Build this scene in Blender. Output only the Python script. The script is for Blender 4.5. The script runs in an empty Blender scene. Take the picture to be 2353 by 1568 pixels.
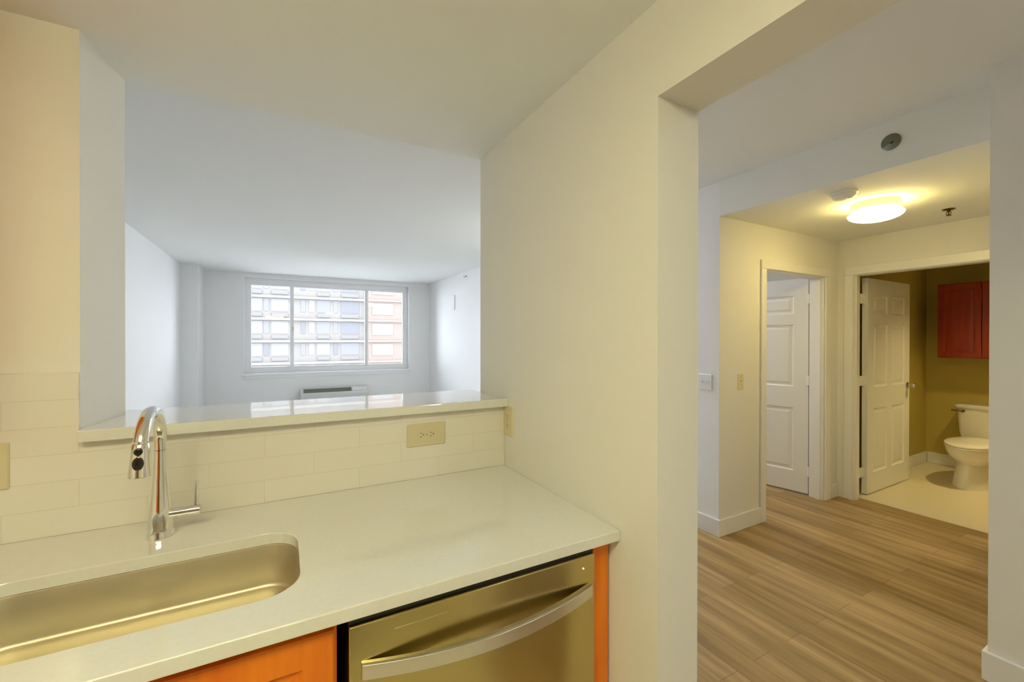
import bpy, bmesh, math, random
from mathutils import Vector, Matrix
C = bpy.context.scene.collection
PI = math.pi
random.seed(4)

# ------------------------------------------------------------------ camera
F_PX = 972.6
yaw, pitch, roll = [math.radians(a) for a in (28.56, -0.208, 0.049)]
Fw = Vector((math.sin(yaw)*math.cos(pitch), math.cos(yaw)*math.cos(pitch), math.sin(pitch)))
Rt = Vector((math.cos(yaw), -math.sin(yaw), 0))
Up = Rt.cross(Fw)
Rt, Up = Rt*math.cos(roll)+Up*math.sin(roll), -Rt*math.sin(roll)+Up*math.cos(roll)
cd = bpy.data.cameras.new('camera')
cam = bpy.data.objects.new('camera', cd); C.objects.link(cam)
M = Matrix((Rt, Up, -Fw)).transposed().to_4x4(); M.translation = (0, 0, 1.45)
cam.matrix_world = M
cd.sensor_width = 36; cd.lens = 36*F_PX/2353; cd.clip_start = 0.02; cd.clip_end = 500
bpy.context.scene.camera = cam

# ------------------------------------------------------------------ world, lights, exposure
SKY, KLIGHT, HLIGHT, ELIGHT, LLIGHT, BLIGHT, DLIGHT = 12.5, 16.0, 35.0, 37.0, 130.0, 480.0, 78.0
w = bpy.data.worlds.new('world'); bpy.context.scene.world = w; w.use_nodes = True
bg = w.node_tree.nodes['Background']
bg.inputs[0].default_value = (0.86, 0.92, 1.0, 1); bg.inputs[1].default_value = SKY
vs = bpy.context.scene.view_settings
vs.view_transform = 'Standard'; vs.look = 'None'; vs.gamma = 1; vs.exposure = 0.0; vs.use_curve_mapping = False

def portal(x, y, z, sx, sz):
    l = bpy.data.lights.new('window_daylight', 'AREA'); l.shape = 'RECTANGLE'; l.size = sx; l.size_y = sz
    l.cycles.is_portal = True
    o = bpy.data.objects.new('window_daylight', l); C.objects.link(o)
    o.location = (x, y, z); o.rotation_euler = (-PI/2, 0, 0)   # opens towards the room (-Y)
portal(0.865, 8.95, 1.685, 2.9, 1.72)
portal(4.6, 8.95, 1.6, 2.1, 1.5)

# ------------------------------------------------------------------ materials
def mat(name, col, rough=0.5, metal=0.0, spec=0.5, emit=None, es=0, bump=None, coat=0):
    m = bpy.data.materials.new(name); m.use_nodes = True
    nt = m.node_tree; b = nt.nodes['Principled BSDF']
    b.inputs['Base Color'].default_value = (*col, 1); b.inputs['Roughness'].default_value = rough
    b.inputs['Metallic'].default_value = metal; b.inputs['Specular IOR Level'].default_value = spec
    b.inputs['Coat Weight'].default_value = coat
    if emit:
        b.inputs['Emission Color'].default_value = (*emit, 1); b.inputs['Emission Strength'].default_value = es
    if bump:
        sc, st = bump
        tc = nt.nodes.new('ShaderNodeTexCoord'); n = nt.nodes.new('ShaderNodeTexNoise'); n.inputs['Scale'].default_value = sc
        n.inputs['Detail'].default_value = 4
        bp = nt.nodes.new('ShaderNodeBump'); bp.inputs['Strength'].default_value = st; bp.inputs['Distance'].default_value = 0.002
        nt.links.new(tc.outputs['Object'], n.inputs['Vector']); nt.links.new(n.outputs['Fac'], bp.inputs['Height'])
        nt.links.new(bp.outputs['Normal'], b.inputs['Normal'])
    return m

def noise_color(m, c1, c2, scale, stretch=(1, 1, 1), detail=4, lo=.3, hi=.7):
    nt = m.node_tree; b = nt.nodes['Principled BSDF']
    tc = nt.nodes.new('ShaderNodeTexCoord'); mp = nt.nodes.new('ShaderNodeMapping'); mp.inputs['Scale'].default_value = stretch
    n = nt.nodes.new('ShaderNodeTexNoise'); n.inputs['Scale'].default_value = scale; n.inputs['Detail'].default_value = detail
    r = nt.nodes.new('ShaderNodeValToRGB'); r.color_ramp.elements[0].position = lo; r.color_ramp.elements[1].position = hi
    r.color_ramp.elements[0].color = (*c1, 1); r.color_ramp.elements[1].color = (*c2, 1)
    nt.links.new(tc.outputs['Object'], mp.inputs['Vector']); nt.links.new(mp.outputs[0], n.inputs['Vector'])
    nt.links.new(n.outputs['Fac'], r.inputs[0]); nt.links.new(r.outputs[0], b.inputs['Base Color'])
    return m

PAINT = mat('wall_paint', (0.84, 0.825, 0.79), 0.6, spec=0.3, bump=(220, .08))
LPAINT = mat('living_room_paint', (0.90, 0.90, 0.895), 0.6, spec=0.3, bump=(220, .08))
CEILP = mat('ceiling_paint', (0.88, 0.885, 0.86), 0.8, spec=0.2, bump=(160, .08))
BATHP = mat('bathroom_paint', (0.56, 0.45, 0.12), 0.6, spec=0.3, bump=(220, .08))
TRIM = mat('trim_enamel', (0.86, 0.85, 0.83), 0.32)
DOORP = mat('door_enamel', (0.85, 0.845, 0.83), 0.35)
CHROME = mat('chrome', (0.86, 0.86, 0.86), 0.06, 1.0)
STEEL = mat('brushed_steel', (0.62, 0.57, 0.50), 0.26, 1.0)
DCHROME = mat('dark_chrome', (0.20, 0.22, 0.17), 0.12, 1.0)
SINKM = mat('sink_steel', (0.64, 0.58, 0.45), 0.46, 1.0)
DWM = mat('dishwasher_steel', (0.56, 0.46, 0.20), 0.24, 1.0)
HANDM = mat('handle_steel', (0.72, 0.68, 0.62), 0.33, 1.0)
BLACK = mat('black_plastic', (0.012, 0.013, 0.014), 0.3)
RUBBER = mat('black_rubber', (0.015, 0.012, 0.01), 0.25)
DARK = mat('dark_recess', (0.03, 0.02, 0.015), 0.6)
QUARTZ = mat('quartz', (0.79, 0.785, 0.775), 0.09, spec=0.6, coat=0.6)
noise_color(QUARTZ, (0.775, 0.77, 0.76), (0.805, 0.80, 0.79), 90)
ORANGE = mat('orange_maple', (0.60, 0.17, 0.02), 0.38, spec=.35)
noise_color(ORANGE, (0.72, 0.155, 0.007), (0.90, 0.25, 0.016), 3.0, (9, 9, 1))
CHERRY = mat('cherry_wood', (0.30, 0.045, 0.015), 0.35)
noise_color(CHERRY, (0.24, 0.022, 0.006), (0.33, 0.035, 0.008), 3.0, (9, 9, 1))
IVORY = mat('ivory_plastic', (0.68, 0.60, 0.41), 0.35)
IVORY2 = mat('almond_plastic', (0.76, 0.67, 0.45), 0.35)
WHITEP = mat('white_plastic', (0.84, 0.84, 0.83), 0.35)
PORC = mat('porcelain', (0.86, 0.82, 0.74), 0.12)
BRONZE = mat('dark_brass', (0.16, 0.09, 0.03), 0.35, 1.0)
NICKEL = mat('satin_nickel', (0.6, 0.56, 0.5), 0.22, 1.0)
PTAC = mat('cream_metal', (0.66, 0.66, 0.63), 0.3)
GRILLE = mat('grille_dark', (0.20, 0.21, 0.17), 0.5)
VINYL = mat('window_vinyl', (0.93, 0.93, 0.94), 0.35)
WARM_H = (1.0, 0.78, 0.26)
DOMEM = mat('lit_dome_glass', (0.9, 0.88, 0.84), 0.3, emit=WARM_H, es=HLIGHT)
KLAMP = mat('lit_kitchen_diffuser', (0.9, 0.88, 0.84), 0.4, emit=(1.0, 0.97, 0.57), es=KLIGHT)
EFILL = mat('entry_fill', (0.9, 0.88, 0.84), 0.4, emit=(1.0, 0.98, 0.92), es=ELIGHT)
LFILL = mat('living_fill', (0.9, 0.9, 0.9), 0.4, emit=(0.94, 0.97, 1.0), es=LLIGHT)
DFILL = mat('bedroom_fill', (0.9, 0.9, 0.9), 0.4, emit=(0.94, 0.97, 1.0), es=DLIGHT)
BFILL = mat('bath_fill', (0.9, 0.9, 0.9), 0.4, emit=(1.0, 0.80, 0.36), es=BLIGHT)
LED = mat('indicator_glow', (0.8, 0.8, 0.9), 0.2, emit=(0.8, 0.85, 1.0), es=2.0)
BTILE = mat('bath_vinyl_floor', (0.74, 0.66, 0.50), 0.35)

# thin window glass: transparent with a Fresnel reflection
GLASS = bpy.data.materials.new('window_glass'); GLASS.use_nodes = True
nt = GLASS.node_tree; nt.nodes.clear()
o_ = nt.nodes.new('ShaderNodeOutputMaterial'); mx = nt.nodes.new('ShaderNodeMixShader'); tr = nt.nodes.new('ShaderNodeBsdfTransparent')
gl = nt.nodes.new('ShaderNodeBsdfGlossy'); gl.inputs['Roughness'].default_value = 0.02; fr = nt.nodes.new('ShaderNodeFresnel'); fr.inputs[0].default_value = 1.3
tr.inputs[0].default_value = (0.97, 0.98, 0.99, 1)
nt.links.new(fr.outputs[0], mx.inputs[0]); nt.links.new(tr.outputs[0], mx.inputs[1]); nt.links.new(gl.outputs[0], mx.inputs[2]); nt.links.new(mx.outputs[0], o_.inputs[0])

# floor planks along Y
WOOD = mat('plank_floor', (0.3, 0.2, 0.12), 0.42)
nt = WOOD.node_tree; b = nt.nodes['Principled BSDF']
tc = nt.nodes.new('ShaderNodeTexCoord'); mp = nt.nodes.new('ShaderNodeMapping'); mp.inputs['Rotation'].default_value = (0, 0, PI/2)
br = nt.nodes.new('ShaderNodeTexBrick'); br.inputs['Scale'].default_value = 1.0
br.inputs['Brick Width'].default_value = 1.15; br.inputs['Row Height'].default_value = 0.125; br.inputs['Mortar Size'].default_value = 0.0012
br.inputs['Color1'].default_value = (0.48, 0.335, 0.165, 1); br.inputs['Color2'].default_value = (0.33, 0.22, 0.088, 1); br.inputs['Mortar'].default_value = (0.21, 0.13, 0.045, 1)
br.inputs['Bias'].default_value = -0.1; br.offset = 0.37
n = nt.nodes.new('ShaderNodeTexNoise'); n.inputs['Scale'].default_value = 2.2; n.inputs['Detail'].default_value = 6
mp2 = nt.nodes.new('ShaderNodeMapping'); mp2.inputs['Scale'].default_value = (7.5, 0.6, 1)
r = nt.nodes.new('ShaderNodeValToRGB'); r.color_ramp.elements[0].position = .35; r.color_ramp.elements[1].position = .68
r.color_ramp.elements[0].color = (0.60, 0.55, 0.44, 1); r.color_ramp.elements[1].color = (1.12, 1.1, 1.08, 1)
mu = nt.nodes.new('ShaderNodeMixRGB'); mu.blend_type = 'MULTIPLY'; mu.inputs[0].default_value = 1
L = nt.links
L.new(tc.outputs['Object'], mp.inputs[0]); L.new(mp.outputs[0], br.inputs['Vector']); L.new(tc.outputs['Object'], mp2.inputs[0]); L.new(mp2.outputs[0], n.inputs['Vector'])
L.new(n.outputs['Fac'], r.inputs[0]); L.new(br.outputs['Color'], mu.inputs[1]); L.new(r.outputs[0], mu.inputs[2]); L.new(mu.outputs[0], b.inputs['Base Color'])

# backsplash tile, rows of 74 mm
TILE = mat('cream_subway_tile', (0.8, 0.75, 0.66), 0.14)
nt = TILE.node_tree; b = nt.nodes['Principled BSDF']; L = nt.links
tc = nt.nodes.new('ShaderNodeTexCoord'); sx = nt.nodes.new('ShaderNodeSeparateXYZ'); cx = nt.nodes.new('ShaderNodeCombineXYZ')
ad = nt.nodes.new('ShaderNodeMath'); ad.operation = 'SUBTRACT'; ad.inputs[1].default_value = 0.914
ax = nt.nodes.new('ShaderNodeMath'); ax.operation = 'ADD'; ax.inputs[1].default_value = 0.4936+0.296*8
br = nt.nodes.new('ShaderNodeTexBrick'); br.inputs['Scale'].default_value = 1.0
br.inputs['Brick Width'].default_value = 0.296; br.inputs['Row Height'].default_value = 0.074; br.inputs['Mortar Size'].default_value = 0.0011; br.inputs['Mortar Smooth'].default_value = 0.25
br.inputs['Color1'].default_value = (0.82, 0.78, 0.74, 1); br.inputs['Color2'].default_value = (0.81, 0.77, 0.725, 1); br.inputs['Mortar'].default_value = (0.74, 0.69, 0.62, 1)
bp = nt.nodes.new('ShaderNodeBump'); bp.invert = True; bp.inputs['Strength'].default_value = .5; bp.inputs['Distance'].default_value = .001
L.new(tc.outputs['Object'], sx.inputs[0]); L.new(sx.outputs['X'], ax.inputs[0]); L.new(sx.outputs['Z'], ad.inputs[0])
L.new(ax.outputs[0], cx.inputs['X']); L.new(ad.outputs[0], cx.inputs['Y']); L.new(cx.outputs[0], br.inputs['Vector'])
L.new(br.outputs['Color'], b.inputs['Base Color']); L.new(br.outputs['Fac'], bp.inputs['Height']); L.new(bp.outputs['Normal'], b.inputs['Normal'])

# ------------------------------------------------------------------ mesh helpers
def box(bm, x0, x1, y0, y1, z0, z1, bev=0, seg=2):
    vs_ = [bm.verts.new((x, y, z)) for x in (x0, x1) for y in (y0, y1) for z in (z0, z1)]
    fs = [bm.faces.new([vs_[i] for i in f]) for f in ((0,1,3,2),(4,6,7,5),(0,4,5,1),(2,3,7,6),(0,2,6,4),(1,5,7,3))]
    if bev:
        es = list({e for f in fs for e in f.edges})
        bmesh.ops.bevel(bm, geom=es, offset=bev, segments=seg, profile=.5, affect='EDGES')

def prism(bm, pts, axis, a, b_):
    """extrude a polygon: axis 'x' pts=(y,z); 'y' pts=(x,z); 'z' pts=(x,y)"""
    def P(p, t):
        return {'x': (t, p[0], p[1]), 'y': (p[0], t, p[1]), 'z': (p[0], p[1], t)}[axis]
    A = [bm.verts.new(P(p, a)) for p in pts]; B = [bm.verts.new(P(p, b_)) for p in pts]
    bm.faces.new(A); bm.faces.new(B[::-1]); n_ = len(pts)
    for i in range(n_): bm.faces.new((A[i], B[i], B[(i+1) % n_], A[(i+1) % n_]))

def lathe(bm, prof, center=(0,0,0), seg=32, rot=None):
    """prof: list of (r, z) about local z; rot: Matrix 3x3"""
    rot = rot or Matrix.Identity(3); c = Vector(center); rings = []
    for r_, z in prof:
        if r_ < 1e-6: rings.append([bm.verts.new(c+rot@Vector((0,0,z)))])
        else: rings.append([bm.verts.new(c+rot@Vector((r_*math.cos(2*PI*k/seg), r_*math.sin(2*PI*k/seg), z))) for k in range(seg)])
    for a, b_ in zip(rings, rings[1:]):
        for k in range(seg):
            k2 = (k+1) % seg
            if len(a) == 1 and len(b_) == 1: continue
            if len(a) == 1: bm.faces.new((a[0], b_[k], b_[k2]))
            elif len(b_) == 1: bm.faces.new((a[k], a[k2], b_[0]))
            else: bm.faces.new((a[k], a[k2], b_[k2], b_[k]))
    for rg, fl in ((rings[0], True), (rings[-1], False)):
        if len(rg) > 1: bm.faces.new(rg[::-1] if fl else rg)

def tube(bm, pts, rad, seg=24, cap=True):
    pts = [Vector(p) for p in pts]; n_ = len(pts)
    if not hasattr(rad, '__len__'): rad = [rad]*n_
    up = Vector((1, 0, 0)); rings = []
    for i, p in enumerate(pts):
        t = (pts[min(i+1, n_-1)]-pts[max(i-1, 0)]).normalized()
        if abs(t.dot(up)) > .95: up = Vector((0, 0, 1))
        a = (up-t*up.dot(t)).normalized(); b_ = t.cross(a)
        rings.append([bm.verts.new(p+(a*math.cos(2*PI*k/seg)+b_*math.sin(2*PI*k/seg))*rad[i]) for k in range(seg)])
    for A, B in zip(rings, rings[1:]):
        for k in range(seg): bm.faces.new((A[k], A[(k+1) % seg], B[(k+1) % seg], B[k]))
    if cap: bm.faces.new(rings[0][::-1]); bm.faces.new(rings[-1])

def loft(bm, loops, cap0=True, cap1=True):
    R_ = [[bm.verts.new(p) for p in lp] for lp in loops]; n_ = len(R_[0])
    for A, B in zip(R_, R_[1:]):
        for k in range(n_): bm.faces.new((A[k], A[(k+1) % n_], B[(k+1) % n_], B[k]))
    if cap0: bm.faces.new(R_[0][::-1])
    if cap1: bm.faces.new(R_[-1])

def rrect(x0, x1, y0, y1, r_, seg=8):
    pts = []
    for cx_, cy_, a0 in ((x1-r_, y1-r_, 0), (x0+r_, y1-r_, PI/2), (x0+r_, y0+r_, PI), (x1-r_, y0+r_, 1.5*PI)):
        for k in range(seg+1):
            a = a0+PI/2*k/seg; pts.append((cx_+r_*math.cos(a), cy_+r_*math.sin(a)))
    return pts

def holed(bm, us, vs_, holes, place, thick):
    """wall from grid cells; holes = set of (i,j); place(u,v,t)->xyz, thick=(t0,t1)"""
    t0, t1 = thick; g = {}
    def V(i, j, s):
        k = (i, j, s)
        if k not in g: g[k] = bm.verts.new(place(us[i], vs_[j], t1 if s else t0))
        return g[k]
    nu, nv = len(us)-1, len(vs_)-1
    solid = lambda i, j: 0 <= i < nu and 0 <= j < nv and (i, j) not in holes
    for i in range(nu):
        for j in range(nv):
            if not solid(i, j): continue
            bm.faces.new((V(i,j,0), V(i+1,j,0), V(i+1,j+1,0), V(i,j+1,0))); bm.faces.new((V(i,j,1), V(i,j+1,1), V(i+1,j+1,1), V(i+1,j,1)))
            for (di, dj, a, b_) in ((-1,0,(i,j),(i,j+1)), (1,0,(i+1,j+1),(i+1,j)), (0,-1,(i+1,j),(i,j)), (0,1,(i,j+1),(i+1,j+1))):
                if not solid(i+di, j+dj): bm.faces.new((V(*a,0), V(*b_,0), V(*b_,1), V(*a,1)))

def obj(name, bm, m, parent=None, smooth=False, bevel=0):
    bmesh.ops.recalc_face_normals(bm, faces=bm.faces)
    me = bpy.data.meshes.new(name); bm.to_mesh(me); bm.free()
    o = bpy.data.objects.new(name, me); C.objects.link(o); me.materials.append(m)
    if smooth:
        for p in me.polygons: p.use_smooth = True
        try: me.set_sharp_from_angle(angle=math.radians(38))
        except Exception: pass
    if bevel:
        b = o.modifiers.new('bevel', 'BEVEL'); b.width = bevel; b.segments = 3; b.limit_method = 'ANGLE'; b.angle_limit = math.radians(40); b.harden_normals = False
    if parent:
        o.parent = parent
        # every thing is built in world coordinates below an unrotated Empty: keep it in place
        o.matrix_parent_inverse = parent_world(parent).inverted()
    return o

def parent_world(p):
    m_ = Matrix.Translation(p.location) @ p.rotation_euler.to_matrix().to_4x4()
    if p.parent: m_ = parent_world(p.parent) @ p.matrix_parent_inverse @ m_
    return m_

def B(name, m, dims, parent=None, bev=0, **k):
    bm = bmesh.new()
    for d in (dims if isinstance(dims[0], (tuple, list)) else [dims]): box(bm, *d, bev=bev)
    return obj(name, bm, m, parent, **k)

def thing(name, label, cat, loc, group=None, kind=None):
    o = bpy.data.objects.new(name, None); C.objects.link(o); o.location = loc; o.empty_display_size = .1
    return tag(o, label, cat, group, kind)

def tag(o, label, cat, group=None, kind=None):
    o['label'] = label; o['category'] = cat
    if group: o['group'] = group
    if kind: o['kind'] = kind
    return o

def st(o, label, cat): return tag(o, label, cat, kind='structure')

# ------------------------------------------------------------------ the shell
XR, XR2, HK, HL, HH = 0.836, 0.989, 2.309, 2.61, 2.358
YT, YB = 1.605, 1.852
YW = 8.66
# floors
CARPET = mat('bounce_carpet', (.80, .79, .76), .95, spec=.1, bump=(400, .5))  # unseen living room carpet, added to bounce daylight up to the ceiling
KTILE = mat('kitchen_floor_bounce', (.70, .66, .58), .4)  # unseen kitchen floor layer, added pale to lift the ceiling by bounce
st(B('floor', CARPET, [(-1.363, 2.80, 2.35, 8.66, .0005, .012), (-1.363, .988, 1.853, 2.35, .0005, .012)]), 'unseen pale carpet added in the living room to bounce light', 'floor')
st(B('floor', KTILE, (-1.9, .835, -1.75, 1.6, .0005, .006)), 'unseen kitchen floor added in a pale tone to bounce light', 'floor')
st(B('floor', WOOD, (-1.9, 7.0, -2.75, 8.9, -0.12, 0)), 'brown wood plank floor of entry, hall and living room', 'floor')
st(B('floor', BTILE, (4.635, 6.712, 0.1, 2.06, 0, 0.006)), 'cream smooth floor of the small bathroom', 'floor')
# ceilings
st(B('ceiling', CEILP, (-1.9, 7.0, -2.75, 8.9, HL, HL+.12)), 'high white ceiling over living room and entry', 'ceiling')
st(B('ceiling', CEILP, (-1.9, XR, -1.75, YB, HK, HL)), 'lowered beige ceiling over the kitchen', 'ceiling')
st(B('ceiling', CEILP, (2.824, 4.65, 0.61, 2.004, HH, HL)), 'lowered ceiling of small hall with grey header face above the light', 'ceiling')
st(B('ceiling', CEILP, (4.65, 6.712, 0.1, 2.06, 2.36, HL)), 'dim bathroom ceiling', 'ceiling')
# kitchen walls
bm = bmesh.new(); prism(bm, [(-1.9, YT+.005), (-.493, YT+.005), (-.457, YB), (-1.9, YB)], 'z', 0, HK)
st(obj('wall_front_left', bm, PAINT), 'wall left of pass-through above cream tiles', 'wall')
st(B('wall_half', PAINT, (-.493, XR, YT+.005, YB-.0005, 0, 1.167)), 'half wall below the pass-through ledge', 'wall')
bm = bmesh.new()
prism(bm, [(-2.6, 0), (-.2, 0), (-.2, 2.066), (.765, 2.066), (.765, 0), (YB, 0), (YB, HL), (-2.6, HL)], 'x', XR, XR2)
st(obj('wall_right', bm, PAINT), 'beige wall right of the counter with open doorway and header', 'wall')
st(B('wall_kitchen_left', PAINT, (-2.05, -1.9, -1.9, YB, 0, HL)), 'left kitchen wall out of view', 'wall')
st(B('wall_kitchen_back', PAINT, (-2.05, XR, -1.9, -1.75, 0, HL)), 'kitchen wall behind the viewer', 'wall')
st(B('wall_entry_back', PAINT, (-2.05, 4.65, -2.75, -2.6, 0, HL)), 'entry wall behind the viewer', 'wall')
# living room walls
st(B('wall_living_left', LPAINT, (-1.5, -1.363, YB, YW, 0, HL)), 'bright white left wall of living room', 'wall')
st(B('wall_pilaster', LPAINT, (-1.363, -1.136, 8.1, YW, 0, HL)), 'narrow white pilaster in left corner of living room', 'wall')
bm = bmesh.new()
holed(bm, [-1.5, -.57, 2.30, 3.6, 5.6, 7.0], [0, .84, .9, 2.3, 2.53, HL], {(1,1),(1,2),(1,3),(3,2)}, lambda u, v, t: (u, t, v), (YW, 8.90))
st(obj('wall_window', bm, LPAINT), 'grey far wall of living room around the wide window', 'wall')
bm = bmesh.new(); prism(bm, [(2.824, 2.004), (2.95, 2.124), (2.90, YW), (2.733, YW)], 'z', 0, HL)
st(obj('wall_living_right', bm, LPAINT), 'right wall of living room running from the hall corner to the window', 'wall')
# hall and bedroom
bm = bmesh.new()
holed(bm, [2.824, 3.385, 4.30, 4.53], [0, 2.02, HL], {(1,0)}, lambda u, v, t: (u, t, v), (2.004, 2.124))
st(obj('wall_hall', bm, PAINT), 'yellowish hall wall holding the left white door and a switch', 'wall')
bm = bmesh.new()
holed(bm, [.61, .97, 1.89, 2.06], [0, 2.04, HL], {(1,0)}, lambda u, v, t: (t, u, v), (4.53, 4.64))
st(obj('wall_bathroom', bm, PAINT), 'yellowish wall around the bathroom doorway', 'wall')
st(B('wall_stub', PAINT, (2.64, 4.65, -2.6, 0.61, 0, HL)), 'pale wall end at right edge hiding part of the bathroom', 'wall')
st(B('wall_bath_left', BATHP, (4.65, 6.86, 2.06, 2.2, 0, HL)), 'olive bathroom side wall behind the open door', 'wall')
st(B('wall_bath_far', BATHP, (6.712, 6.86, 0.0, 2.06, 0, HL)), 'olive bathroom wall behind the toilet', 'wall')
st(B('wall_bath_right', BATHP, (4.65, 6.86, 0.0, 0.1, 0, HL)), 'hidden bathroom side wall', 'wall')
st(B('wall_bedroom_right', PAINT, (6.0, 6.1, 2.2, YW, 0, HL)), 'bedroom wall behind the left hall door', 'wall')
# baseboards
def base(name, dims, label): st(B(name, TRIM, dims, bev=.004), label, 'baseboard')
BH = .125
bm = bmesh.new(); prism(bm, [(2.809, 1.989), (2.824, 2.004), (2.733, YW), (2.718, YW)], 'z', 0, BH)
st(obj('baseboard_living', bm, TRIM, bevel=.003), 'white baseboard on living room side of the hall corner', 'baseboard')
base('baseboard_hall', (2.8091, 3.325, 1.989, 2.0035, 0, BH), 'white baseboard between hall corner and left door')
base('baseboard_corner', (4.376, 4.53, 1.989, 2.0035, 0, BH), 'short white baseboard between the two doors')
base('baseboard_stub', (2.625, 2.64, -2.6, .625, 0, BH), 'white baseboard at bottom right corner')
base('baseboard_stub_end', (2.6405, 4.5, .6105, .625, 0, BH), 'white baseboard on the hidden end of the right wall')
base('baseboard_bath', (4.725, 6.70, 2.046, 2.06, .006, .13), 'baseboard on bathroom side wall')
base('baseboard_bath_far', (6.698, 6.712, 0.1, 2.045, .006, .13), 'baseboard behind the toilet')
base('baseboard_living_left', (-1.363, -1.349, 1.87, 8.1, 0, BH), 'baseboard on living room left wall')
base('baseboard_window', (-1.13, 2.71, 8.646, 8.66, 0, BH), 'baseboard under the living room window')

# ------------------------------------------------------------------ living room window
wn = thing('window_1', 'wide white framed window with pale apartment block outside', 'window', (0.865, 8.82, .84), kind='structure')
WX0, WX1, WZ0, WZ1, FY0, FY1 = -.57, 2.30, .84, 2.53, 8.80, 8.87
bm = bmesh.new()
box(bm, WX0, WX0+.065, FY0, FY1, WZ0, WZ1); box(bm, WX1-.065, WX1, FY0, FY1, WZ0, WZ1)
box(bm, WX0+.065, WX1-.065, FY0, FY1, WZ0, WZ0+.085); box(bm, WX0+.065, WX1-.065, FY0, FY1, WZ1-.085, WZ1)
obj('window_frame', bm, VINYL, wn, bevel=.003)
m1, m2 = 0.168, 1.49
for a, b_, yy in ((WX0+.065, m1, 8.80), (m1, m2, 8.825), (m2, WX1-.065, 8.80)):
    bm = bmesh.new(); s_ = .032
    z0, z1 = WZ0+.085, WZ1-.085
    box(bm, a, a+s_, yy, yy+.03, z0, z1); box(bm, b_-s_, b_, yy, yy+.03, z0, z1)
    box(bm, a+s_, b_-s_, yy, yy+.03, z0, z0+s_); box(bm, a+s_, b_-s_, yy, yy+.03, z1-s_, z1)
    sash = obj('sash', bm, VINYL, wn, bevel=.002)
    B('pane', GLASS, (a+s_, b_-s_, yy+.012, yy+.016, z0+s_, z1-s_), sash)
B('sash_lock', NICKEL, (m1+.01, m1+.03, 8.785, 8.805, 1.60, 1.68), wn)
B('sash_lock', NICKEL, (m2-.03, m2-.012, 8.79, 8.81, 1.60, 1.68), wn)
B('window_sill', VINYL, [(WX0-.03, WX1+.05, 8.63, 8.80, .812, .845)], wn, bev=.004)
B('apron', VINYL, (WX0, WX1, 8.645, 8.66, .765, .812), wn, bev=.003)
# bedroom window (daylight of the room behind the left door)
wb = thing('window_2', 'bedroom window out of view', 'window', (4.6, 8.82, .9), kind='structure')
bm = bmesh.new(); box(bm, 3.6, 3.66, 8.8, 8.87, .9, 2.3); box(bm, 5.54, 5.6, 8.8, 8.87, .9, 2.3); box(bm, 3.66, 5.54, 8.8, 8.87, .9, .96); box(bm, 3.66, 5.54, 8.8, 8.87, 2.24, 2.3); box(bm, 4.57, 4.63, 8.8, 8.87, .96, 2.24)
obj('window_frame', bm, VINYL, wb)
B('pane', GLASS, (3.66, 5.54, 8.83, 8.834, .96, 2.24), wb)

# ------------------------------------------------------------------ doors
def door_slab_bm(wd, h, t):
    """slab in local coords: x 0..wd (0 = hinge side), y 0..t, z 0..h with six raised panels on both faces"""
    bm = bmesh.new()
    xs = [0, .125, .405, .515, wd-.115, wd]
    xs = [0, .12*wd/.91, .405*wd/.91, .505*wd/.91, wd-.12*wd/.91, wd]
    zs = [0, .19, .79, .99, 1.58, 1.68, 1.855, h]
    for yy, s in ((0, 1), (t, -1)):
        V = {}
        for i, x in enumerate(xs):
            for j, z in enumerate(zs): V[i, j] = bm.verts.new((x, yy, z))
        for i in range(5):
            for j in range(7):
                q = [V[i, j], V[i+1, j], V[i+1, j+1], V[i, j+1]]
                if i in (1, 3) and j in (1, 3, 5):
                    x0, x1, z0, z1 = xs[i], xs[i+1], zs[j], zs[j+1]; prev = q
                    for off, dep in ((.012, .009), (.028, .009), (.045, .003)):
                        cur = [bm.verts.new((x0+off, yy+s*dep, z0+off)), bm.verts.new((x1-off, yy+s*dep, z0+off)),
                               bm.verts.new((x1-off, yy+s*dep, z1-off)), bm.verts.new((x0+off, yy+s*dep, z1-off))]
                        for k in range(4): bm.faces.new((prev[k], prev[(k+1) % 4], cur[(k+1) % 4], cur[k]))
                        prev = cur
                    bm.faces.new(prev)
                else: bm.faces.new(q)
    bmesh.ops.remove_doubles(bm, verts=bm.verts, dist=1e-5)
    # close the rim
    bound = [e for e in bm.edges if e.is_boundary]
    bmesh.ops.bridge_loops(bm, edges=bound)
    return bm

def place(bm, loc, rz):
    bmesh.ops.transform(bm, matrix=Matrix.Translation(loc) @ Matrix.Rotation(rz, 4, 'Z'), verts=bm.verts)

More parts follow.
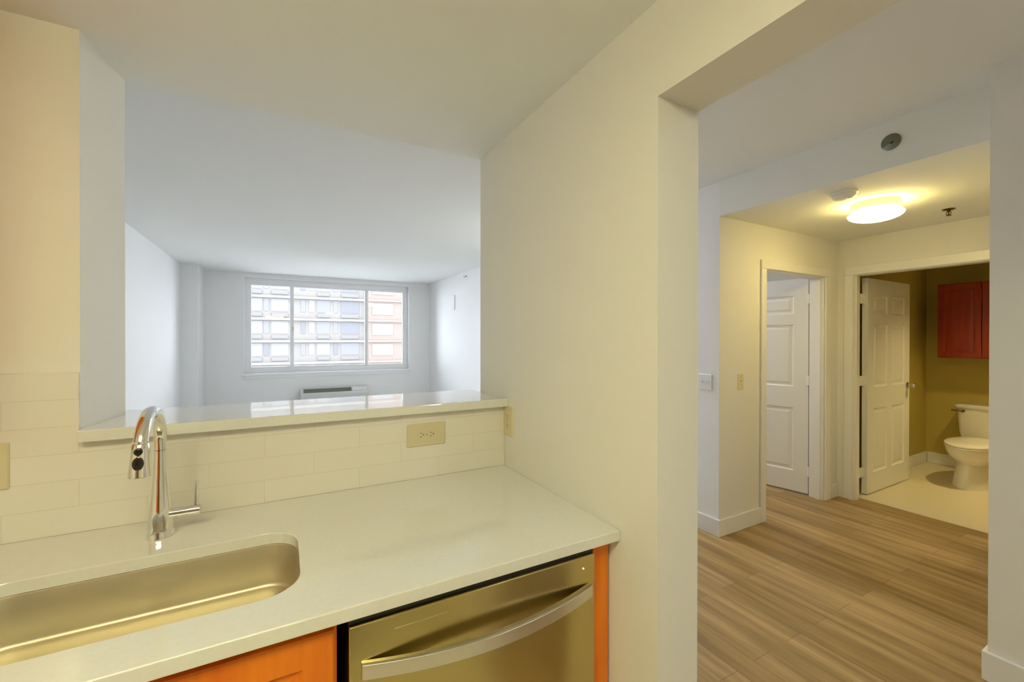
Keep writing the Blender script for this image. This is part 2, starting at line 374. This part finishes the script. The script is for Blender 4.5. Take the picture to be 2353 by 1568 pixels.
def make_door(name, label, frame_dims, casing_dims, hinge, rz, wd, hinges, th=.035):
    d = thing(name, label, 'door', (hinge[0], hinge[1], 0), kind='structure')
    B('door_jamb', TRIM, frame_dims, d)
    bm = bmesh.new()
    for c_ in casing_dims: box(bm, *c_)
    obj('door_casing', bm, TRIM, d, bevel=.005)
    bm = door_slab_bm(wd, 2.01, th); place(bm, (hinge[0], hinge[1], .014), rz)
    slab = obj('door_slab', bm, DOORP, d)
    T = Matrix.Translation((hinge[0], hinge[1], 0)) @ Matrix.Rotation(rz, 4, 'Z')
    # lever/knob on both faces
    for s, y0 in ((-1, 0), (1, th)):
        bm = bmesh.new(); rot = Matrix.Rotation(-s*PI/2, 3, 'X')
        lathe(bm, [(.03, 0), (.031, .004), (.026, .009), (.010, .012), (.010, .03), (.018, .036), (.027, .048), (.028, .058), (.022, .068), (0, .071)], (wd-.06, y0, .985), 24, rot)
        bmesh.ops.transform(bm, matrix=T, verts=bm.verts)
        obj('door_knob', bm, NICKEL, d, smooth=True)
    for hz in (.22, 1.07, 1.83):
        bm = bmesh.new()
        for q in hinges: box(bm, q[0], q[1], q[2], q[3], hz-.045, hz+.045)
        if len(hinges[0]) > 4: tube(bm, [(hinges[0][4], hinges[0][5], hz-.045), (hinges[0][4], hinges[0][5], hz+.045)], .006, 12)
        obj('hinge', bm, TRIM, d)
    return d

# door 1: bedroom, hinged at right jamb, swung away from the viewer
ang1 = math.radians(90+11)
X0, X1 = 3.385, 4.30
make_door('door_1', 'left white panel door, half hidden, opened into a bright room',
    [(X0, X0+.012, 2.004, 2.124, 0, 2.02), (X1-.012, X1, 2.004, 2.124, 0, 2.02), (X0+.012, X1-.012, 2.004, 2.124, 2.008, 2.02),
     (X0+.012, X0+.024, 2.03, 2.075, 0, 2.008), (X1-.024, X1-.012, 2.03, 2.075, 0, 2.008)],
    [(X0-.06, X0+.006, 1.988, 2.0035, 0, 2.015), (X1-.006, X1+.075, 1.988, 2.0035, 0, 2.015), (X0-.06, X1+.075, 1.988, 2.0035, 2.015, 2.085)],
    (4.335, 2.145), ang1, .90, [(4.288, 4.338, 2.126, 2.150, 4.30, 2.134)])
# door 2: bathroom, hinged at left jamb, swung into the bathroom
Y0, Y1 = .97, 1.89
make_door('door_2', 'open white six-panel door with knob beside the toilet', 
    [(4.53, 4.64, Y1-.012, Y1, 0, 2.04), (4.53, 4.64, Y0, Y0+.012, 0, 2.04), (4.53, 4.64, Y0+.012, Y1-.012, 2.028, 2.04),
     (4.555, 4.60, Y1-.024, Y1-.012, 0, 2.028), (4.555, 4.60, Y0+.012, Y0+.024, 0, 2.028)],
    [(4.514, 4.5295, Y1-.006, Y1+.06, 0, 2.034), (4.514, 4.5295, Y0-.06, Y0+.006, 0, 2.034), (4.514, 4.5295, Y0-.06, Y1+.06, 2.034, 2.11)],
    (4.768, 1.868), math.radians(.6), .93, [(4.641, 4.7675, 1.893, 1.897, 4.70, 1.891)], .044)

# ------------------------------------------------------------------ backsplash, ledge, counter
bm = bmesh.new()
prism(bm, [(-1.9, .9142), (XR-.001, .9142), (XR-.001, 1.166), (-.493, 1.166), (-.493, 1.358), (-1.9, 1.358)], 'y', YT-.003, YT+.0045)
tag(obj('backsplash', bm, TILE, bevel=.001), 'cream subway tile backsplash behind the sink counter', 'backsplash')

bm = bmesh.new()
prism(bm, [(-.487, 1.568), (XR-.001, 1.568), (XR-.001, 1.95), (-.62, 1.95), (-.62, YB+.001), (-.456, YB+.001), (-.491, YT)], 'z', 1.168, 1.201)
tag(obj('bar_ledge', bm, QUARTZ, bevel=.003), 'white quartz ledge capping the pass-through half wall', 'ledge')

SX0, SX1, SY0, SY1, SR = -.60, .037, 1.007, 1.345, .085
hole = rrect(SX0, SX1, SY0, SY1, SR, 10)
bm = bmesh.new()
outer = [bm.verts.new((x, y, .914)) for x, y in ((-1.88, .897), (XR-.001, .897), (XR-.001, YT+.003), (-1.88, YT+.003))]
inner = [bm.verts.new((x, y, .914)) for x, y in hole]
es = [bm.edges.new((l[i], l[(i+1) % len(l)])) for l in (outer, inner) for i in range(len(l))]
bmesh.ops.triangle_fill(bm, use_beauty=True, use_dissolve=False, edges=es)
ret = bmesh.ops.extrude_face_region(bm, geom=bm.faces[:])
bmesh.ops.translate(bm, vec=(0, 0, -.03), verts=[v for v in ret['geom'] if isinstance(v, bmesh.types.BMVert)])
tag(obj('countertop', bm, QUARTZ, bevel=.003), 'long white quartz countertop around the sink', 'countertop')

# sink
sk = thing('kitchen_sink', 'stainless steel undermount sink with rounded corners below the faucet', 'sink', (-.29, 1.176, .767))
loops = []
def ring(off, z, r_): return [(x, y, z) for x, y in rrect(SX0-off, SX1+off, SY0-off, SY1+off, r_, 10)]
spec = [(.012, .883, SR+.01), (.002, .883, SR), (.001, .880, SR), (-.004, .80, SR-.004), (-.0045, .780, SR-.005), (-.007, .774, SR-.007), (-.012, .7705, SR-.012), (-.02, .7695, SR-.02), (-.12, .767, .03)]
bm = bmesh.new(); loft(bm, [ring(*s) for s in spec], cap0=False, cap1=True)
o = obj('basin', bm, SINKM, sk, smooth=True)
so = o.modifiers.new('thickness', 'SOLIDIFY'); so.thickness = .0015; so.offset = -1
bm = bmesh.new(); lathe(bm, [(.045, .766), (.045, .770), (.036, .771), (.030, .768), (0, .768)], (-.29, 1.18, 0), 28)
obj('drain', bm, CHROME, sk, smooth=True)

# faucet
fx, fy, fz = -.29, 1.468, .914
fc = thing('faucet', 'chrome pull-down kitchen faucet with high arched spout', 'faucet', (fx, fy, fz))
bm = bmesh.new()
lathe(bm, [(.0325, 0), (.0325, .004), (.031, .008), (.029, .03), (.0275, .055), (.025, .08), (.021, .12), (.0175, .17), (.0155, .21), (.015, .235)], (fx, fy, fz), 40)
obj('body', bm, CHROME, fc, smooth=True)
pts, rad = [], []
R0 = .092
for z in (1.15, 1.175): pts.append((fx, fy, z)); rad.append(.0145)
for k in range(1, 25):
    a = PI*k/24; pts.append((fx, fy-R0+R0*math.cos(a), 1.176+R0*math.sin(a)*.98)); rad.append(.0145)
pts.append((fx, fy-2*R0-.0, 1.165)); rad.append(.0145)
bm = bmesh.new(); tube(bm, pts, rad, 28); obj('spout', bm, CHROME, fc, smooth=True)
ey = fy-2*R0
rot = Matrix.Rotation(math.radians(-4), 3, 'X')
bm = bmesh.new(); lathe(bm, [(.0155, 1.176-1.125), (.0155, .046), (.0148, .0455), (.0162, .044), (.018, .03), (.0205, .0), (.0225, -.02), (.023, -.03), (.021, -.032), (.019, -.031), (0, -.031)][:], (fx, ey-.001, 1.160), 32, rot)
sh = obj('spray_head', bm, CHROME, fc, smooth=True)
for dz, h, w_ in ((.030, .0085, .0082), (.003, .0155, .0105)):
    bm = bmesh.new()
    lp = [[(fx+w_*s*math.cos(2*PI*k/20), ey-(.0155 if dz > .02 else .0180)-dd*.6, 1.160+dz+h*s*math.sin(2*PI*k/20)) for k in range(20)] for s, dd in ((1, 0), (1, .008), (.8, .010))]
    loft(bm, lp); obj('button', bm, RUBBER, sh, smooth=True)
bm = bmesh.new(); rx = Matrix.Rotation(PI/2, 3, 'Y')
lathe(bm, [(.0135, .015), (.0135, .058), (.0128, .0585), (.0128, .0605), (.0138, .061), (.0138, .088), (.0125, .0895), (0, .0895)], (fx, fy-.004, .973), 28, rx)
hb = obj('handle', bm, CHROME, fc, smooth=True)
bm = bmesh.new(); tube(bm, [(fx+.078, fy-.004, .98), (fx+.079, fy-.004, 1.02), (fx+.080, fy-.004, 1.054)], [.0042, .0040, .0042], 14); obj('lever', bm, CHROME, hb, smooth=True)

# ------------------------------------------------------------------ base cabinets and dishwasher
def cab_door(name, x0, x1, z0, z1, yf, m, parent, s=-1, knob=None):
    """framed door facing s*Y with front face at yf"""
    bm = bmesh.new(); t = .019; fw = .058
    def q(a, b_, c_, d_, dep): return [(a, yf-s*dep, c_), (b_, yf-s*dep, c_), (b_, yf-s*dep, d_), (a, yf-s*dep, d_)]
    L_ = [q(x0, x1, z0, z1, t), q(x0, x1, z0, z1, .003), q(x0+.004, x1-.004, z0+.004, z1-.004, 0), q(x0+fw, x1-fw, z0+fw, z1-fw, 0),
          q(x0+fw+.008, x1-fw-.008, z0+fw+.008, z1-fw-.008, .009), q(x0+fw+.016, x1-fw-.016, z0+fw+.016, z1-fw-.016, .009), q(x0+fw+.04, x1-fw-.04, z0+fw+.04, z1-fw-.04, .003)]
    loft(bm, L_)
    d = obj(name, bm, m, parent)
    return d
sc_ = thing('sink_cabinet', 'orange maple base cabinet under the sink', 'cabinet', (-.27, 1.2, 0))
bm = bmesh.new()
box(bm, -.66, .100, .944, .962, .10, .8835)         # face frame
box(bm, -.66, -.642, .962, YT, .0, .745); box(bm, .082, .100, .962, YT, 0, .745); box(bm, -.642, .082, .962, YT, .10, .118); box(bm, -.642, .082, 1.0, 1.015, 0, .10)
obj('carcass', bm, ORANGE, sc_)
cab_door('cabinet_door', -.275, .094, .115, .858, .925, ORANGE, sc_)
cab_door('cabinet_door', -.645, -.281, .115, .858, .925, ORANGE, sc_)
lc = thing('base_cabinet', 'orange maple base cabinet left of the sink, out of view', 'cabinet', (-1.27, 1.2, 0))
B('carcass', ORANGE, (-1.88, -.664, .944, YT, .1, .8835), lc)
cab_door('cabinet_door', -1.27, -.67, .115, .858, .925, ORANGE, lc); cab_door('cabinet_door', -1.87, -1.276, .115, .858, .925, ORANGE, lc)
uc = thing('upper_cabinet', 'orange maple wall cabinet beside the pass-through, left of view', 'cabinet', (-1.1, 1.45, 1.37))
B('carcass', ORANGE, (-1.88, -.662, 1.294, 1.609, 1.372, 2.308), uc)
cab_door('cabinet_door', -1.27, -.664, 1.378, 2.30, 1.274, ORANGE, uc); cab_door('cabinet_door', -1.876, -1.274, 1.378, 2.30, 1.274, ORANGE, uc)
fp = B('filler_panel', ORANGE, (.773, .829, .940, 1.55, .0, .8835))
tag(fp, 'narrow orange wood filler strip between dishwasher and wall', 'panel')

dw = thing('dishwasher', 'stainless steel dishwasher with curved bar handle', 'dishwasher', (.445, 1.2, 0))
B('tub', DARK, (.122, .766, .965, 1.55, .02, .868), dw)
bm = bmesh.new(); box(bm, .121, .768, .925, .960, .11, .853, bev=.004, seg=3); obj('door_panel', bm, DWM, dw, smooth=True)
cp = B('control_panel', BLACK, (.121, .768, .934, .963, .8535, .862), dw)
B('indicator', LED, (.584, .592, .94, .944, .8621, .8635), cp)
bm = bmesh.new(); lathe(bm, [(.0022, 0), (.0022, .0012), (0, .0016)], (.727, .925, .821), 14, Matrix.Rotation(PI/2, 3, 'X')); obj('indicator', bm, LED, dw)
B('nameplate', HANDM, (.215, .335, .9238, .925, .8225, .8237), dw)
# curved handle: flat band bowing out
bm = bmesh.new(); N = 28; lp = []
for k in range(N+1):
    u = k/N; x = .145+(.750-.145)*u; bow = .046*(1-(2*u-1)**2); y = .918-bow; z = .760-.004*math.sin(PI*u); hh = .0172
    lp.append([(x, y, z-hh), (x, y-.006, z-hh+.002), (x, y-.006, z+hh-.002), (x, y, z+hh), (x, y+.010, z+hh), (x, y+.010, z-hh)])
loft(bm, lp); obj('handle', bm, HANDM, dw, bevel=.0015)

# counter run behind the viewer (seen only in the chrome and steel reflections)
ob = thing('base_cabinet', 'orange maple base cabinet behind the viewer', 'cabinet', (-.6, -1.45, 0))
B('carcass', ORANGE, (-1.88, -1.16, -1.745, -1.17, .1, .88), ob)
for k in range(2): cab_door('cabinet_door', -1.87+.355*k, -1.52+.355*k, .115, .86, -1.15, ORANGE, ob, s=1)
B('worktop', QUARTZ, (-1.88, -1.155, -1.745, -1.13, .8805, .912), ob)
ub = thing('upper_cabinet', 'orange maple wall cabinet behind the viewer', 'cabinet', (-.6, -1.6, 1.37))
B('carcass', ORANGE, (-1.88, -1.16, -1.745, -1.43, 1.37, 2.2), ub)
for k in range(2): cab_door('cabinet_door', -1.87+.355*k, -1.52+.355*k, 1.38, 2.19, -1.41, ORANGE, ub, s=1)

rf = thing('added_fridge', 'unseen dark fridge added behind the viewer for reflections', 'added_fridge', (-.7, -1.4, 0))  # unseen fridge, added to darken the reflection in the chrome faucet
FRM = mat('added_fridge_steel', (.28, .25, .21), .3, 1.0)
B('body', DARK, (-1.12, -.30, -1.745, -1.10, .02, 1.72), rf)
for z0, z1 in ((.06, 1.12), (1.135, 1.715)):
    B('door', FRM, (-1.115, -.305, -1.098, -1.03, z0, z1), rf, bev=.008)
    bm = bmesh.new(); za, zb = (.75, 1.08) if z0 < 1 else (1.17, 1.45)
    tube(bm, [(-.36, -1.031, za), (-.36, -1.0, za), (-.36, -1.0, zb), (-.36, -1.031, zb)], .01, 12); obj('handle', bm, HANDM, rf, smooth=True)
# ------------------------------------------------------------------ outlets and switches
def plate_bm(w_, h, t=.005):
    bm = bmesh.new()
    L_ = [[(x, y, z) for x, y in rrect(-w_/2+i, w_/2-i, -h/2+i, h/2-i, .004, 3)] for i, z in ((0, 0), (0, t*.5), (.003, t))]
    loft(bm, L_); return bm
def fit(bm, loc, normal, spin=0):
    """local: x right, y up, z out of the wall"""
    n_ = Vector(normal); up = Vector((0, 0, 1)); rt = up.cross(n_)
    m_ = Matrix((rt, up, n_)).transposed().to_4x4(); m_.translation = loc
    bmesh.ops.transform(bm, matrix=m_ @ Matrix.Rotation(spin, 4, 'Z'), verts=bm.verts); return bm
def outlet(name, label, loc, normal, w_, h, spin, m):
    t = thing(name, label, 'outlet', loc)
    obj('cover_plate', fit(plate_bm(w_, h), loc, normal, spin), m, t)
    for s in (-1, 1):
        bm = bmesh.new(); loft(bm, [[(x, y+s*.0195, z) for x, y in rrect(-.0165, .0165, -.014, .014, .010, 5)] for z in (.004, .0065)])
        r_ = obj('receptacle', fit(bm, loc, normal, spin), m, t)
        bm = bmesh.new()
        box(bm, -.008, -.0062, s*.0195-.001, s*.0195+.007, .0064, .0068); box(bm, .0058, .0076, s*.0195-.001, s*.0195+.006, .0064, .0068)
        lathe(bm, [(.0024, .0064), (.0024, .0068)], (0, s*.0195-.007, 0), 10)
        obj('slots', fit(bm, loc, normal, spin), DARK, r_)
    bm = bmesh.new(); lathe(bm, [(.0028, .004), (.0028, .0062), (0, .0068)], (0, 0, 0), 10); obj('screw', fit(bm, loc, normal, spin), NICKEL, t)
    return t
outlet('wall_outlet', 'large ivory outlet plate turned sideways on tiles under the ledge', (.493, YT-.003, 1.082), (0, -1, 0), .088, .153, PI/2, IVORY)
ow = outlet('wall_outlet', 'small ivory outlet on right wall at end of the ledge', (XR, 1.565, 1.108), (-1, 0, 0), .078, .122, 0, IVORY2)
outlet('wall_outlet', 'ivory outlet on tiles cut by left edge of photo', (-.668, YT-.003, 1.118), (0, -1, 0), .084, .122, 0, IVORY)

def switch(name, label, loc, normal, w_, n_, m):
    t = thing(name, label, 'switch', loc)
    obj('cover_plate', fit(plate_bm(w_, .118), loc, normal), m, t)
    for k in range(n_):
        dx = (k-(n_-1)/2)*.046
        bm = bmesh.new(); box(bm, dx-.0048, dx+.0048, -.011, .011, .0045, .0065)
        loft(bm, [[(dx-.004, -.002, .006), (dx+.004, -.002, .006), (dx+.004, .007, .006), (dx-.004, .007, .006)], [(dx-.003, .007, .016), (dx+.003, .007, .016), (dx+.003, .012, .014), (dx-.003, .012, .014)]])
        obj('toggle', fit(bm, loc, normal), m, t)
        for sy in (.03, -.03):
            bm = bmesh.new(); lathe(bm, [(.0025, .004), (.0025, .006)], (dx, sy, 0), 8); obj('screw', fit(bm, loc, normal), NICKEL, t)
switch('light_switch', 'white double toggle switch on pale wall at kitchen wall edge', (2.8220, 2.118, 1.13), (-1, 0, 0), .116, 2, WHITEP)
switch('light_switch', 'small ivory single switch on the yellowish hall wall', (3.075, 2.004, 1.13), (0, -1, 0), .072, 1, IVORY2)

# ------------------------------------------------------------------ ceiling fixtures
hx, hy = 3.455, 1.315
hl = thing('ceiling_light', 'glowing round flush dome light on hall ceiling', 'ceiling light', (hx, hy, HH))
bm = bmesh.new(); lathe(bm, [(.128, 0), (.130, -.008), (.130, -.066), (.124, -.070), (0, -.070)], (hx, hy, HH), 48); obj('base_pan', bm, WHITEP, hl, smooth=True)
bm = bmesh.new(); lathe(bm, [(.140, -.0705), (.148, -.074)]+[(.148*math.cos(a*PI/2/10), -.074-.048*math.sin(a*PI/2/10)) for a in range(1, 10)]+[(0, -.122)], (hx, hy, HH), 48); obj('glass_dome', bm, DOMEM, hl, smooth=True)
sd = thing('smoke_detector', 'round white smoke detector on ceiling beside the dome light', 'smoke detector', (3.03, 1.31, HH))
bm = bmesh.new(); lathe(bm, [(.068, 0), (.070, -.006), (.070, -.014), (.064, -.018)], (3.03, 1.31, HH), 36); obj('mounting_base', bm, WHITEP, sd, smooth=True)
bm = bmesh.new(); lathe(bm, [(.060, -.016), (.061, -.03), (.050, -.042), (.02, -.045), (0, -.045)], (3.03, 1.31, HH), 36); obj('housing', bm, WHITEP, sd, smooth=True)
B('test_button', WHITEP, (3.02, 3.04, 1.27, 1.285, HH-.049, HH-.043), sd)

def sprinkler(name, label, loc, direction, m, rr=.034):
    t = thing(name, label, 'sprinkler', loc)
    rot = Vector((0, 0, 1)).rotation_difference(Vector(direction)).to_matrix()
    bm = bmesh.new(); lathe(bm, [(rr, 0), (rr+.001, .003), (rr-.006, .007), (.014, .009), (.012, .010)], loc, 30, rot); obj('escutcheon', bm, m, t, smooth=True)
    bm = bmesh.new(); lathe(bm, [(.010, .008), (.010, .018), (.007, .02), (.004, .022), (.004, .034), (.006, .036), (.004, .04)], loc, 16, rot); obj('nozzle', bm, m, t, smooth=True)
    bm = bmesh.new()
    for s in (-1, 1): tube(bm, [Vector(loc)+rot@Vector(p) for p in ((s*.009, 0, .018), (s*.013, 0, .028), (s*.009, 0, .038), (0, 0, .043))], .0022, 8)
    obj('frame_arm', bm, m, t, smooth=True)
    bm = bmesh.new(); lathe(bm, [(.015, .043), (.016, .044), (.015, .0455), (0, .046)], loc, 16, rot); obj('deflector', bm, m, t, smooth=True)
    return t
sprinkler('fire_sprinkler', 'small brass sprinkler hanging from hall ceiling right of the dome light', (4.07, 1.135, HH), (0, 0, -1), BRONZE)
sprinkler('fire_sprinkler', 'chrome sidewall sprinkler on the grey header above the hall', (2.824, 1.008, 2.493), (-1, 0, 0), DCHROME, .042)
sprinkler('fire_sprinkler', 'tiny grey sprinkler high on living room right wall', (2.761, 6.70, 2.515), (-1, 0, 0), NICKEL)
al = thing('wall_chime', 'faint white rectangular box on living room right wall', 'chime', (2.753, 7.28, 2.12))
bm = bmesh.new(); box(bm, 2.735, 2.756, 7.21, 7.37, 1.985, 2.25, bev=.004); obj('housing', bm, WHITEP, al)
bm = bmesh.new()
for k in range(5): box(bm, 2.733, 2.7355, 7.24, 7.34, 2.02+.02*k, 2.026+.02*k)
obj('speaker_slots', bm, PTAC, al)

# kitchen fixture (above and behind the viewer) and an added entry fill light
kl = thing('ceiling_light', 'rectangular diffuser light on kitchen ceiling behind the viewer', 'ceiling light', (-.45, -.1, HK))
KX, KY = -.50, -.15
B('light_housing', WHITEP, (KX-.6, KX+.6, KY-.15, KY+.15, HK-.02, HK-.001), kl)
B('diffuser', KLAMP, (KX-.57, KX+.57, KY-.17, KY+.17, HK-.10, HK-.0205), kl)
el = thing('ceiling_light', 'unseen round fill light added on entry ceiling', 'ceiling light', (1.8, -1.9, HL))  # unseen fill, added to brighten the entry
bm = bmesh.new(); lathe(bm, [(.16, 0), (.165, -.03), (.15, -.04)], (1.8, -1.9, HL), 32); obj('base_pan', bm, WHITEP, el, smooth=True)
bm = bmesh.new(); lathe(bm, [(.17, -.04), (.15, -.07), (.09, -.095), (0, -.105)], (1.8, -1.9, HL), 32); obj('glass_dome', bm, EFILL, el, smooth=True)

def fill_light(label, x, y, z, m, r_=.17):
    t = thing('ceiling_light', label, 'ceiling light', (x, y, z))
    bm = bmesh.new(); lathe(bm, [(r_-.01, 0), (r_-.005, -.03), (r_-.02, -.04)], (x, y, z), 32); obj('base_pan', bm, WHITEP, t, smooth=True)
    bm = bmesh.new(); lathe(bm, [(r_, -.04), (r_-.02, -.07), (r_-.08, -.095), (0, -.105)], (x, y, z), 32); obj('glass_dome', bm, m, t, smooth=True)
fill_light('unseen fill light added on living room ceiling behind the kitchen wall', 2.5, 3.7, HL, LFILL)  # unseen fill, added to brighten living room walls and ceiling
fill_light('unseen fill light added on bedroom ceiling', 3.7, 3.7, HL, DFILL, .17)  # unseen fill, added to brighten the left hall door
t = thing('ceiling_light', 'unseen fill downlight added on bathroom ceiling', 'ceiling light', (5.65, 1.0, 2.36))  # unseen fill, added to light the toilet and lower bathroom
bm = bmesh.new(); lathe(bm, [(.085, 0), (.085, -.13), (.080, -.13), (.080, -.015), (0, -.015)], (5.65, 1.0, 2.36), 32); obj('can', bm, WHITEP, t, smooth=True)
bm = bmesh.new(); lathe(bm, [(.075, -.03), (.075, -.036), (0, -.04)], (5.65, 1.0, 2.36), 32); obj('diffuser', bm, BFILL, t)

# ------------------------------------------------------------------ air conditioner under the window
ac = thing('wall_air_conditioner', 'low white air conditioner with dark grille under the living room window', 'air conditioner', (.88, 8.55, 0))
bm = bmesh.new(); prism(bm, [(8.645, .06), (8.645, .545), (8.53, .545), (8.45, .475), (8.44, .44), (8.44, .06)], 'x', .30, 1.455); obj('cabinet', bm, PTAC, ac, bevel=.006)
# grille lies on the sloped top
sl = Vector((0, 8.45-8.53, .475-.545)); nrm = Vector((0, -.07, .08)).normalized()
def on_slope(x, u, d): p = Vector((x, 8.53, .545))+sl*u+nrm*d; return tuple(p)
bm = bmesh.new(); loft(bm, [[on_slope(.345, .06, d), on_slope(1.16, .06, d), on_slope(1.16, .94, d), on_slope(.345, .94, d)] for d in (.0005, .004)]); g_ = obj('air_grille', bm, GRILLE, ac)
bm = bmesh.new()
for k in range(5):
    u = .14+.17*k; loft(bm, [[on_slope(.35, u, d), on_slope(1.155, u, d), on_slope(1.155, u+.03, d), on_slope(.35, u+.03, d)] for d in (.004, .008)])
obj('louvres', bm, GRILLE, g_)
bm = bmesh.new(); loft(bm, [[on_slope(1.18, .05, d), on_slope(1.44, .05, d), on_slope(1.44, .9, d), on_slope(1.18, .9, d)] for d in (.0005, .006)]); obj('control_lid', bm, WHITEP, ac)
bm = bmesh.new(); box(bm, .33, 1.43, 8.433, 8.4395, .10, .40, bev=.003); obj('front_panel', bm, PTAC, ac)

# ------------------------------------------------------------------ bathroom
TY = 1.50
to = thing('toilet', 'white two-piece toilet seen through the bathroom doorway', 'toilet', (6.2, TY, .006))
def oval(cx_, cy_, a, b_, z, n_=36, egg=0):
    out = []
    for k in range(n_):
        t = 2*PI*k/n_; x = math.cos(t); y = math.sin(t)
        out.append((cx_+a*x, cy_+b_*y*(1-egg*(-x)*.5), z))
    return out
bm = bmesh.new()
loft(bm, [oval(6.12, TY, .345, .148, .006), oval(6.12, TY, .340, .146, .04), oval(6.125, TY, .310, .126, .16), oval(6.125, TY, .290, .114, .235), oval(6.11, TY, .315, .138, .265), oval(6.09, TY, .350, .172, .305), oval(6.08, TY, .372, .19, .36), oval(6.08, TY, .375, .192, .392)])
obj('bowl', bm, PORC, to, smooth=True)
bm = bmesh.new(); loft(bm, [oval(6.07, TY, .37, .19, .393), oval(6.07, TY, .382, .196, .398), oval(6.07, TY, .382, .196, .408), oval(6.07, TY, .372, .188, .413)]); obj('seat', bm, PORC, to, smooth=True)
bm = bmesh.new(); loft(bm, [oval(6.07, TY, .372, .188, .4135), oval(6.07, TY, .380, .195, .418), oval(6.07, TY, .378, .193, .428), oval(6.07, TY, .345, .165, .436), oval(6.07, TY, .2, .08, .438)]); obj('lid', bm, PORC, to, smooth=True)
bm = bmesh.new()
def rr3(x0, x1, y0, y1, z, r_=.03): return [(x, y, z) for x, y in rrect(x0, x1, y0, y1, r_, 5)]
loft(bm, [rr3(6.46, 6.68, TY-.20, TY+.20, .385), rr3(6.45, 6.685, TY-.215, TY+.215, .45), rr3(6.44, 6.69, TY-.23, TY+.23, .715)]); obj('tank', bm, PORC, to, smooth=True)
bm = bmesh.new(); loft(bm, [rr3(6.43, 6.695, TY-.24, TY+.24, .7155), rr3(6.425, 6.70, TY-.245, TY+.245, .725), rr3(6.425, 6.70, TY-.245, TY+.245, .745), rr3(6.44, 6.69, TY-.23, TY+.23, .753)]); obj('tank_lid', bm, PORC, to, smooth=True)
bm = bmesh.new(); lathe(bm, [(.013, 0), (.013, .02), (0, .022)], (6.441, TY+.175, .685), 14, Matrix.Rotation(-PI/2, 3, 'Y')); tube(bm, [(6.42, TY+.175, .685), (6.41, TY+.21, .687), (6.405, TY+.26, .690)], [.008, .007, .009], 10); obj('flush_lever', bm, BRONZE, to, smooth=True)
bc = thing('bathroom_cabinet', 'dark red wood wall cabinet above the toilet', 'cabinet', (6.55, 1.53, 1.25))
B('carcass', CHERRY, (6.42, 6.71, 1.19, 1.875, 1.255, 2.06), bc)
for y0, y1 in ((1.195, 1.530), (1.535, 1.870)):
    bm = bmesh.new(); xf = 6.40
    def q(i, dep): return [(xf+dep, y0+i, 1.26+i), (xf+dep, y1-i, 1.26+i), (xf+dep, y1-i, 2.055-i), (xf+dep, y0+i, 2.055-i)]
    loft(bm, [q(0, .019), q(0, .002), q(.002, 0), q(.05, 0), q(.056, .006), q(.085, .003)]); obj('cabinet_door', bm, CHERRY, bc)

# ------------------------------------------------------------------ outside
FWALL = mat('pale_concrete', (0.103, 0.0936, 0.0857), 0.9)
FLIGHT = mat('white_concrete', (0.1886, 0.1718, 0.1515), 0.9)
FBRICK = mat('pale_brick', (0.1156, 0.0877, 0.0737), 0.9)
FWIN = mat('far_window', (0.071, 0.0699, 0.0778), 0.5)
FBLIND = mat('white_blind', (0.1178, 0.1164, 0.1095), 0.9)
FSPAN = mat('grey_spandrel', (0.0927, 0.0874, 0.0839), 0.9)
FDARK = mat('dark_glass', (0.0547, 0.0547, 0.0616), 0.5)  # darker glass for a random share of the windows
gr = st(B('ground', mat('street_bounce', (.5, .5, .5), .9), (-80, 90, 8.95, 120, -22.2, -22)), 'unseen street ground far below, paled to bounce light', 'ground')  # unseen ground, made pale to throw light onto the living room ceiling
bd = thing('apartment_building', 'pale apartment block seen washed out through the window', 'building', (6, 66, -22))
Y0b = 62.0
BT = 24.0; FH = 2.85; ZS = [1.19+FH*k for k in range(-8, 8)]
def X62(px):   # facade abscissas were read off the photo's window strips
    u = (px-1176.5)/F_PX; d = Fw+Rt*u; return d.x/d.y*Y0b
B('facade_wall', FWALL, (-26, X62(843), Y0b, 72, -22, BT), bd)
B('brick_wall', FBRICK, (X62(843), 34, Y0b-.6, 72, -22, BT), bd)
for z in ZS:
    B('balcony_slab', FLIGHT, (-26, X62(843)-.02, Y0b-.45, Y0b+.1, z-.13, z+.13), bd)
    B('ledge_band', FLIGHT, (X62(843), 34, Y0b-.9, Y0b-.5, z-.10, z+.10), bd)
cols = [(560, 574, 'b'), (576, 604, 'b'), (605, 619, 'w'), (622, 664, 'b'), (690, 703, 'w'), (709, 724, 'b'), (727, 759, 'w'), (765, 777, 'w'), (782, 826, 'w')]
random.seed(7)
def panes(bm, x0, x1, z0, z1, y): box(bm, x0, x1, y-.06, y+.02, z0, z1)
kinds = {}
for fi, z in enumerate(ZS[:-1]):
    for (a, b_, k) in cols:
        x0, x1 = X62(a), X62(b_)
        mm = FBLIND if k == 'b' else (FDARK if random.random() < .35 else FWIN)
        if b_ == 759 and fi % 3 == 1: mm = FBLIND
        B('window', mm, (x0+.06, x1-.06, Y0b-.05, Y0b+.05, z+1.0, z+FH-.25), bd)
        if b_-a > 20: B('railing_panel', FSPAN, (x0+.1, x1-.1, Y0b-.12, Y0b-.04, z+.35, z+.8), bd)
    x0, x1 = X62(853), X62(901)
    B('window', FBLIND, (x0, x1, Y0b-.68, Y0b-.55, z+.85, z+FH-.4), bd)
    B('window', FWIN, (x1+1.5, x1+3.5, Y0b-.68, Y0b-.55, z+.85, z+FH-.4), bd)
